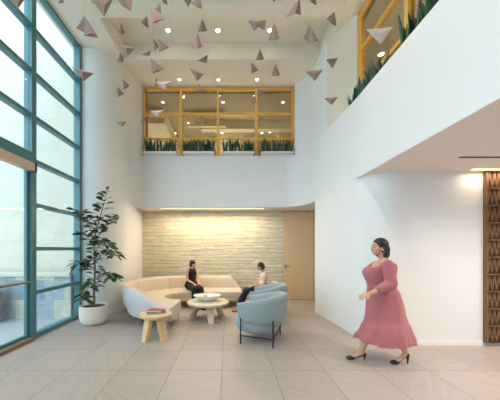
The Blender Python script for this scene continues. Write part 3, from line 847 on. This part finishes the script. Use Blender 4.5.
def bird(x0, y0, x1, y1, kind, label):
    size = max(x1-x0, y1-y0)
    Y = min(6.2, max(2.05, F*.235/size))
    cx, cy = (x0+x1)/2, (y0+y1)/2
    if cx < 100: Y = min(Y, 4.9)
    if cx > 320: Y = min(Y, 5.0)
    ztop = H-(y0-PY)/F*Y
    if ztop > ZC-.15: Y = (ZC-.15-H)*F/(PY-y0)
    if cx > 360: Y = 2.6
    Y *= KY.get([r[5] for r in B].index(label), 1)
    s = Y/F; w, h = (x1-x0)*s/2, (y1-y0)*s/2; d = max(w, h)*.6
    c = at(cx, cy, Y)
    # faces as folded planes; local coordinates x right, y depth, z up
    T = {
     'cone': ([(.0, 0, 1), (-1, .5, -1), (1, .6, -.85), (.15, -.9, -1)], [(0, 1, 3), (0, 3, 2), (0, 2, 1)]),
     'coner': ([(.5, 0, 1), (-1, .3, .0), (.9, .5, -1), (-.1, -.8, -.6)], [(0, 1, 3), (0, 3, 2), (0, 2, 1)]),
     'slant': ([(-.9, 0, 1), (-.7, .4, -1), (1, .2, -.35), (-.2, -.7, -.6)], [(0, 1, 3), (0, 3, 2), (0, 2, 1)]),
     'slantr': ([(.8, 0, 1), (1, .4, -.8), (-1, .2, -1), (.25, -.7, -.6)], [(0, 1, 3), (0, 3, 2)]),
     'vee': ([(-1, .2, .7), (1, .3, 1), (.15, -.5, .25), (.1, .1, -1)], [(0, 2, 3), (2, 1, 3), (0, 1, 2)]),
     'wing': ([(-1, .1, 1), (1, .4, .1), (-.05, -.6, .3), (.1, .1, -1)], [(0, 2, 3), (2, 1, 3), (0, 1, 2)]),
     'flat': ([(-1, .2, -.5), (1, .3, 1), (.2, -.6, .3), (.7, 0, -1)], [(0, 2, 3), (2, 1, 3), (0, 1, 2)]),
     'wide': ([(-1, .2, .9), (1, .2, 1), (0, -.6, .75), (-.3, .1, -1), (.15, -.3, -.1), (.85, .1, -.8)], [(0, 2, 3), (2, 4, 3), (2, 1, 5), (2, 5, 4)]),
     'tall': ([(-.3, 0, 1), (-.25, .3, -1), (1, .1, -.75), (.35, -.7, -.55), (-1, .5, -.35)], [(0, 1, 3), (0, 3, 2), (0, 4, 1)]),
     'pair': ([(-1, .2, 1), (1, .3, 1), (0, -.6, .6), (-.35, .1, -.2), (.75, 0, -1)], [(0, 2, 3), (2, 4, 3), (2, 1, 4)]),
    }[kind]
    if kind == 'tall' and cx < 200: T = ([(-.25, 0, 1), (-.3, .3, -.8), (1, .1, -1), (.35, -.6, -.5), (-1, .5, -.1), (-.3, .5, -.5)], [(0, 1, 3), (0, 3, 2), (1, 2, 3), (4, 5, 0)])
    b = bmesh.new()
    vs = [b.verts.new(at(cx+x*(x1-x0)/2, cy-z*(y1-y0)/2, Y+y*d)-c) for x, y, z in T[0]]
    for f in T[1]: b.faces.new([vs[i] for i in f])
    bmesh.ops.recalc_face_normals(b, faces=b.faces)
    bmesh.ops.solidify(b, geom=b.faces[:], thickness=.004)
    apex = max(T[0], key=lambda v: v[2])
    ap = at(cx+apex[0]*(x1-x0)/2, cy-apex[2]*(y1-y0)/2, Y+apex[1]*d)-c
    zc = ZC if not (4.88 < Y < 5.94 and -2.5 < c.x < 2.2) else ZC2
    if Y < 4.6 and -2.5 < c.x < 2.2 and not ((4.88-Y) % 1.34 < .28): zc = ZC2
    t = thing('hanging_bird', label, 'hanging ornament', c, 0, 'folded birds hanging in the atrium')
    mb = MB(); mb._add(b)
    mb.build('folded_body', 'paper_light' if (cx > 360 or label.startswith('pale')) else 'paper', t, world=False)
    MB().tube([ap, (ap.x, ap.y, zc-c.z)], .0009, 4).build('wire', 'wire', t, world=False)
for r in B: bird(*r)

# ------------------------------------------------------------------ people
def remesh(mb, voxel, smooth_it=4):
    me = bpy.data.meshes.new('tmp'); mb.bm.to_mesh(me); mb.bm.free()
    o = bpy.data.objects.new('tmp', me); COL.objects.link(o)
    m = o.modifiers.new('r', 'REMESH'); m.mode = 'VOXEL'; m.voxel_size = voxel
    s = o.modifiers.new('s', 'SMOOTH'); s.iterations = smooth_it; s.factor = .5
    dg = bpy.context.evaluated_depsgraph_get(); dg.update()
    me2 = bpy.data.meshes.new_from_object(o.evaluated_get(dg))
    bpy.data.objects.remove(o); bpy.data.meshes.remove(me)
    r = MB(); r.bm.from_mesh(me2); bpy.data.meshes.remove(me2)
    return r

def hand(mb, wrist, d, up, size=1.0, curl=.35, thumb=1):
    """palm and five fingers; d points along the hand, up is the back of the hand"""
    d = Vector(d).normalized(); s_ = d.cross(Vector(up)).normalized(); u = s_.cross(d).normalized()
    w = Vector(wrist); L = .075*size
    for k in (-1, -.33, .33, 1):
        mb.cap(w+d*.01, w+d*L+s_*k*.028*size, .015*size, .0125*size, 8)
    ln = (.062, .074, .07, .055)
    for k, l in zip((-1, -.33, .33, 1), ln):
        p = w+d*L+s_*k*.029*size; dd = d+s_*k*.12
        for seg, q in enumerate((.45, .3, .25)):
            dd = (dd-u*curl*(.5+.5*seg)).normalized(); p2 = p+dd*l*q*size
            mb.cap(p, p2, .0088*size, .0078*size, 8); p = p2
    t0 = w+d*.025*size-s_*thumb*.018*size
    t1 = t0+(d*.7-s_*thumb*.75-u*.2).normalized()*.038*size; t2 = t1+(d*.95-s_*thumb*.25-u*.3).normalized()*.032*size
    mb.cap(t0, t1, .012*size, .0098*size, 8); mb.cap(t1, t2, .0098*size, .008*size, 8)

def head_parts(mb, c, f, s=1.0):
    """c = head centre, f = facing direction (horizontal); returns transform"""
    f = Vector(f).normalized(); l = Vector((-f.y, f.x, 0)).normalized(); u = f.cross(l)*1.0
    R = Matrix((f, l, u)).transposed()
    def P(x, y, z): return Vector(c)+R @ Vector((x, y, z))*s
    rz = math.atan2(f.y, f.x)
    mb.ell(P(-.008, 0, .018), (.092*s, .074*s, .094*s), (0, 0, rz))
    mb.ell(P(.028, 0, -.03), (.058*s, .056*s, .074*s), (0, 0, rz))
    mb.ell(P(.052, 0, -.083), (.026*s, .027*s, .022*s), (0, 0, rz))      # chin
    mb.cap(P(.082, 0, .012), P(.104, 0, -.024), .0085*s, .0125*s, 8)     # nose
    mb.ell(P(.08, 0, -.052), (.014*s, .022*s, .012*s), (0, 0, rz))       # mouth
    for k in (-1, 1):
        mb.ell(P(.062, k*.04, -.022), (.022*s, .02*s, .022*s), (0, 0, rz))
        mb.ell(P(-.002, k*.074, -.01), (.016*s, .008*s, .028*s), (0, 0, rz))
    return P, rz, s

def face_details(P, rz, s, root):
    for k in (-1, 1):
        MB().ell(P(.0795, k*.029, .006), (.008*s, .0125*s, .0055*s), (0, 0, rz), 10, 8).build('eye', 'eye', root, True)
    mb = MB()
    for k in (-1, 1): mb.tube([P(.083, k*.016, .026), P(.08, k*.032, .031), P(.068, k*.047, .025)], .0026*s, 6)
    mb.build('eyebrows', 'hair', root, True)
    MB().ell(P(.0925, 0, -.054), (.0045*s, .018*s, .0065*s), (0, 0, rz), 10, 8).build('lips', 'lip', root, True)

# --- walking woman, facing -X; W maps photo pixels on her plane to the world
YW = 3.36
def W(px, py, dy=0): return at(px, py, YW+dy)
root = thing('person', 'woman in a dusty rose midi dress and black heels walking past the white wall', 'person', (2.0, YW, 0))
mb = MB()
P, rz, s = head_parts(mb, W(378.5, 247.6), (-1, -.12, 0), .99)
mb.cap(W(381.5, 254), W(384.5, 262), .05, .058)                          # neck
mb.ell(W(382, 267), (.12, .155, .1)); mb.ell(W(381, 275), (.13, .125, .12)); mb.ell(W(382, 284), (.11, .11, .11))
mb.ell(W(384, 297), (.15, .14, .14))
mb.cap(W(384.5, 263, -.13), W(384.5, 263, .13), .06, .06)
# near (left) arm: forearm reaching forward
sh, el, wr = W(388, 265, -.185), W(391, 284, -.225), W(371, 293.2, -.26)
mb.cap(sh, el, .054, .045); mb.cap(el, wr, .042, .027)
hand(mb, wr+Vector((-.01, 0, -.003)), (-.95, 0, -.32), (-.3, -.6, .7), 1.0, .28, 1)
# far arm swinging behind the dress front
sh2, el2, wr2 = W(386, 265, .185), W(390, 283, .215), W(380, 298, .23)
mb.cap(sh2, el2, .054, .043); mb.cap(el2, wr2, .04, .026)
hand(mb, wr2, (-.6, 0, -.8), (-.8, .5, .5), 1.0, .35, -1)
# legs: front leg is the far one, rear leg the near one
def leg_w(hip, knee, ank):
    mb.cap(hip, knee, .09, .06); mid = knee.lerp(ank, .35)+Vector((.012, 0, 0))
    mb.cap(knee, mid, .06, .056); mb.cap(mid, ank, .056, .034)
fa, ra = W(361.5, 349.6, .07), W(404.5, 350.4, -.07)
leg_w(W(382, 300, .07), W(371, 327, .08), fa)
leg_w(W(385, 300, -.06), W(391, 328, -.08), ra)
def foot(a, toe):
    toe = Vector(toe); d = (toe-a); d.z = 0; d.normalize()
    hl = a+Vector((0, 0, -.045))-d*.018; ball = toe-d*.06+Vector((0, 0, .014))
    mb.cap(a, hl, .034, .028); mb.cap(hl, ball, .027, .026); mb.cap(ball, toe+Vector((0, 0, .006)), .024, .014)
    mb.ell(ball, (.035, .037, .018))
ft = Vector((W(347.5, 360, .07).x, YW+.07, .012)); rt = Vector((W(391.5, 362, -.07).x, YW-.07, .012))
foot(fa, ft); foot(ra, rt)
body = remesh(mb, .0055, 3).build('body', 'skin', root, True, angle=180)
face_details(P, rz, s, root)
# shoes
def pump(a, toe):
    mb = MB(); d = (toe-a); d.z = 0; d.normalize(); sd = Vector((-d.y, d.x, 0))
    ball = toe-d*.065
    hl = Vector((a.x, a.y, a.z-.055))-d*.03
    for p0, p1, r0, r1 in ((Vector((ball.x, ball.y, .018)), Vector((toe.x, toe.y, .014))-d*-.012, .033, .012),):
        mb.ell(ball+d*.02+Vector((0, 0, .014)), (.062, .041, .026), (0, 0, math.atan2(d.y, d.x)))
        mb.cap(ball+d*.05+Vector((0, 0, .008)), toe+d*.012+Vector((0, 0, .006)), .022, .009)
    mb.cap(Vector((ball.x, ball.y, .004+.005)), hl-Vector((0, 0, .02)), .011, .014)   # sole arch
    mb.ell(hl+Vector((0, 0, -.006)), (.036, .033, .022), (0, 0, math.atan2(d.y, d.x)))
    mb.tube([hl-d*.012+Vector((0, 0, -.01)), Vector(((hl-d*.012).x, (hl-d*.012).y, 0))], [.02, .0075], 8)
    mb.tube([hl-d*.03+Vector((0, 0, .01)), a+sd*.032+Vector((0, 0, .0))+d*.01, a+d*.036+Vector((0, 0, .01)), a-sd*.032+d*.01, hl-d*.03+Vector((0, 0, .01))], .004, 6)
    o = remesh(mb, .004, 2).build('shoe', 'black', root, True, angle=180); return o
pump(fa, ft); pump(ra, rt)
# dress: elliptical rings (px front, px back, py, half depth, fold depth)
dr = [(372.5, 391.5, 262.2, .15, 0), (369, 394.5, 264.5, .17, 0), (365.5, 395.5, 268, .17, 0), (362.8, 395.5, 272, .16, 0), (364.5, 395, 277, .145, 0), (367, 393.5, 282, .13, 0),
      (368, 394.5, 286, .135, .004), (368, 397.5, 292, .18, .008), (367.5, 400, 300, .195, .012), (367, 402, 308, .195, .018), (366, 403.5, 316, .19, .024),
      (364.5, 406, 322.5, .205, .022), (363.6, 406.5, 323.6, .222, .035), (361, 408.5, 330, .23, .045), (357.5, 411, 336, .24, .06), (356, 411.5, 342, .245, .065)]
def dress_rings(off=0):
    rings = []
    for q, (a, c, y, hd, fo) in enumerate(dr):
        p0, p1 = W(a, y), W(c, y); cx = (p0.x+p1.x)/2; rx = (p1.x-p0.x)/2-off; ry = hd-off
        ring = []
        for k in range(72):
            an = 2*PI*k/72
            m_ = 1+fo*(math.sin(an*9+.5*math.sin(q*.5))+.6*math.sin(an*16+1.3+q*.15))
            # the hem line: shorter at the front where the leg steps out
            z = p0.z+(.05*max(0, -math.cos(an))**2 if q == len(dr)-1 else (.025*max(0, -math.cos(an))**2 if q == len(dr)-2 else 0))
            # open neckline dips at the front
            if q == 0: z -= .075*max(0, -math.cos(an))**3
            if q == 1: z -= .045*max(0, -math.cos(an))**2
            ring.append(Vector((cx+rx*m_*math.cos(an), YW+ry*m_*math.sin(an), z)))
        rings.append(ring)
    return rings
mb = MB().loft(dress_rings()+list(reversed(dress_rings(.006))), loop=True)
dress = mb.build('dress', 'dress', root, True, angle=70)
mb = MB()
mb.ell(sh+Vector((0, .02, -.01)), (.07, .06, .07))
el_ = el+Vector((.0, 0, .0)); cuff = el.lerp(wr, .62)
mb.cap(sh, el_, .068, .075); mb.cap(el_, cuff, .075, .05); mb.cap(cuff, el.lerp(wr, .66), .044, .042)
mb2 = MB(); mb2.bm = mb.bm
o = remesh(mb2, .008, 5).build('sleeve', 'dress', root, True, angle=180)
mb = MB(); mb.ell(sh2, (.07, .06, .07)); mb.cap(sh2, el2, .066, .07); mb.cap(el2, el2.lerp(wr2, .6), .068, .045)
remesh(mb, .008, 5).build('sleeve', 'dress', root, True, angle=180)
# hair: dark bob to the shoulders
mb = MB()
mb.ell(P(-.03, 0, .036), (.104*s, .09*s, .1*s), (0, 0, rz)); mb.ell(P(-.07, 0, -.03), (.075, .09, .095), (0, 0, rz))
mb.ell(P(-.078, 0, -.085), (.062, .085, .075), (0, 0, rz)); mb.cap(P(-.02, .068, .0), P(-.05, .068, -.10), .026, .03); mb.cap(P(-.02, -.068, .0), P(-.05, -.068, -.10), .02, .03)
remesh(mb, .006, 5).build('hair', 'hair', root, True, angle=180)
for k in (1, -1): MB().tube([P(.004, k*.084, -.035)+Vector((.016*math.cos(a), 0, -.024+.026*math.sin(a))) for a in [2*PI*i/16 for i in range(17)]], .0045, 6).build('earring', 'gold', root, True)

# --- seated women
def seated(label, hip, kneeL, kneeR, ankL, ankR, shC, shdir, headc, face, wrL, wrR, elL, elR, topm, legm, hairm, shoem, skirt_to, bun=False):
    root = thing('person', label, 'person', (hip.x, hip.y, 0))
    sd = Vector(shdir).normalized()      # points to her left shoulder
    mb = MB()
    P, rz, s = head_parts(mb, headc, face, .86)
    mb.cap(headc+Vector((0, 0, -.06))-Vector(face).normalized()*.02, shC+Vector((0, 0, .02)), .042, .05)
    mb.cap(shC+sd*.13, shC-sd*.13, .048, .048)
    mid = hip.lerp(shC, .5); che = hip.lerp(shC, .78)
    mb.cap(hip, mid, .12, .095); mb.cap(mid, che, .095, .105); mb.cap(hip+sd*.07, hip-sd*.07, .115, .115); mb.cap(che+sd*.05, che-sd*.05, .095, .095)
    for sg, kn, an in ((1, kneeL, ankL), (-1, kneeR, ankR)):
        mb.cap(hip+sd*sg*.08, kn, .085, .058); m_ = kn.lerp(an, .35); mb.cap(kn, m_, .056, .05); mb.cap(m_, an, .05, .033)
        fd = (kn-hip); fd.z = 0; fd.normalize()
        mb.cap(an, an+Vector((0, 0, -.04)), .034, .03); mb.cap(an+Vector((0, 0, -.045)), an+fd*.13+Vector((0, 0, -.06)), .03, .022)
    for sg, el, wr in ((1, elL, wrL), (-1, elR, wrR)):
        sp = shC+sd*sg*.155
        mb.cap(sp, el, .042, .034); mb.cap(el, wr, .033, .023)
        fd = (wr-el).normalized()
        hand(mb, wr, fd+Vector((0, 0, -.1)), (0, 0, 1), .9, .35, sg)
    remesh(mb, .006, 3).build('body', 'skin', root, True, angle=180)
    face_details(P, rz, s, root)
    mb = MB()
    mb.cap(hip, mid, .13, .107); mb.cap(mid, che, .107, .115); mb.cap(che+sd*.055, che-sd*.055, .104, .104); mb.cap(shC+sd*.10, shC-sd*.10, .055, .055); mb.cap(hip+sd*.07, hip-sd*.07, .122, .122)
    remesh(mb, .008, 4).build('top', topm, root, True, angle=180)
    mb = MB(); mb.cap(hip+sd*.08, hip-sd*.08, .128, .128)
    for sg, kn, an in ((1, kneeL, ankL), (-1, kneeR, ankR)):
        mb.cap(hip+sd*sg*.08, kn, .102, .074); mb.cap(kn, kn.lerp(an, skirt_to), .074, .085)
        mb.cap(hip, kneeL.lerp(kneeR, .5), .1, .07)
    mb.cap(kneeL, kneeR, .07, .07); mb.cap(kneeL.lerp(ankL, skirt_to), kneeR.lerp(ankR, skirt_to), .075, .075)
    remesh(mb, .009, 5).build('skirt', legm, root, True, angle=180)
    for kn, an in ((kneeL, ankL), (kneeR, ankR)):
        fd = (kn-hip); fd.z = 0; fd.normalize(); mb = MB()
        mb.cap(an+Vector((0, 0, -.055))-fd*.02, an+fd*.14+Vector((0, 0, -.066)), .036, .027)
        remesh(mb, .005, 2).build('shoe', shoem, root, True, angle=180)
    mb = MB()
    mb.ell(P(-.022, 0, .040), (.104*s, .09*s, .098*s), (0, 0, rz)); mb.ell(P(-.055, 0, -.02), (.07*s, .082*s, .085*s), (0, 0, rz))
    if bun: mb.ell(P(-.10, 0, -.01), (.045, .05, .045), (0, 0, rz))
    remesh(mb, .006, 4).build('hair', hairm, root, True, angle=180)
V = Vector
# left: black dress on the sofa, looking right
seated('woman in a sleeveless black dress sitting on the curved sofa facing right',
       V((-1.00, 6.82, .55)), V((-.70, 6.42, .50)), V((-.86, 6.37, .50)), V((-.66, 6.31, .09)), V((-.80, 6.27, .09)),
       V((-1.01, 6.90, .945)), (.6, .8, 0), V((-.955, 6.86, 1.115)), (.96, -.25, 0),
       V((-.78, 6.62, .61)), V((-.88, 6.54, .61)), V((-.86, 6.94, .68)), V((-1.10, 6.70, .70)), 'blackcloth', 'blackcloth', 'hairb', 'black', .55, False)
# right: cream top and navy skirt, facing left
seated('woman in a cream top and navy skirt sitting behind the blue chairs facing left',
       V((.88, 6.24, .55)), V((.44, 6.10, .50)), V((.46, 6.27, .50)), V((.24, 6.08, .09)), V((.29, 6.26, .09)),
       V((.92, 6.24, .93)), (.15, -1, 0), V((.80, 6.22, 1.085)), (-1, -.1, 0),
       V((.60, 6.10, .62)), V((.62, 6.30, .62)), V((.87, 6.04, .67)), V((.87, 6.44, .67)), 'cream', 'navy', 'hair', 'tanleather', .6, True)

# ------------------------------------------------------------------ light
w = bpy.data.worlds.new('World'); SC.world = w; w.use_nodes = True
nt = w.node_tree; bg = nt.nodes['Background']
bg.inputs[0].default_value = (.69, .87, 1.0, 1); bg.inputs[1].default_value = 4.25
# daylight portals at the window wall
l = bpy.data.lights.new('portal', 'AREA'); l.shape = 'RECTANGLE'; l.size = 10.8; l.size_y = 6.0; l.energy = 1; l.cycles.is_portal = True
o = bpy.data.objects.new('portal', l); COL.objects.link(o); o.location = (WX-.3, .2, 3.0); o.rotation_euler = (0, -PI/2, 0); l.size, l.size_y = 6.0, 10.8
o['kind'] = 'helper'
light_obj('alcove_strip', 'AREA', (-.45, 7.12, ZA-.02), 50, (1, .83, .60), (math.radians(-12), 0, 0), shape='RECTANGLE', size=2.9, size_y=.06)
light_obj('screen_cove', 'AREA', (4.9, 3.80, ZR-.02), 14, (1, .80, .55), (math.radians(-8), 0, 0), shape='RECTANGLE', size=2.4, size_y=.05)
for y in (3.0, .4, -2.2):
    for x in (-1.4, .9):
        light_obj('spot_lobby', 'SPOT', (x, y, ZC2-.04 if 0 else ZC-.03), 105, WARM, spot_size=2.3, spot_blend=.8, shadow_soft_size=.06)

for x, y in ((3.4, 2.4), (5.0, 2.4), (3.4, .6), (5.0, .6)):  # unseen spots without fixtures, added to brighten the right alcove
    light_obj('spot_right_fill', 'SPOT', (x, y, ZR-.03), 125, (1, .92, .86), spot_size=2.6, spot_blend=.8, shadow_soft_size=.06)
# ------------------------------------------------------------------ camera
cam = bpy.data.cameras.new('camera'); cam.sensor_width = 36; cam.lens = 36*F/500
cam.shift_x = (250-PX)/500; cam.shift_y = (PY-200)/500; cam.clip_start = .05
co = bpy.data.objects.new('camera', cam); COL.objects.link(co); co.location = (0, 0, H); co.rotation_euler = (PI/2, 0, 0)
SC.camera = co
SC.view_settings.view_transform = 'Standard'; SC.view_settings.look = 'None'
SC.view_settings.gamma = 1; SC.view_settings.use_curve_mapping = False; SC.view_settings.exposure = .12
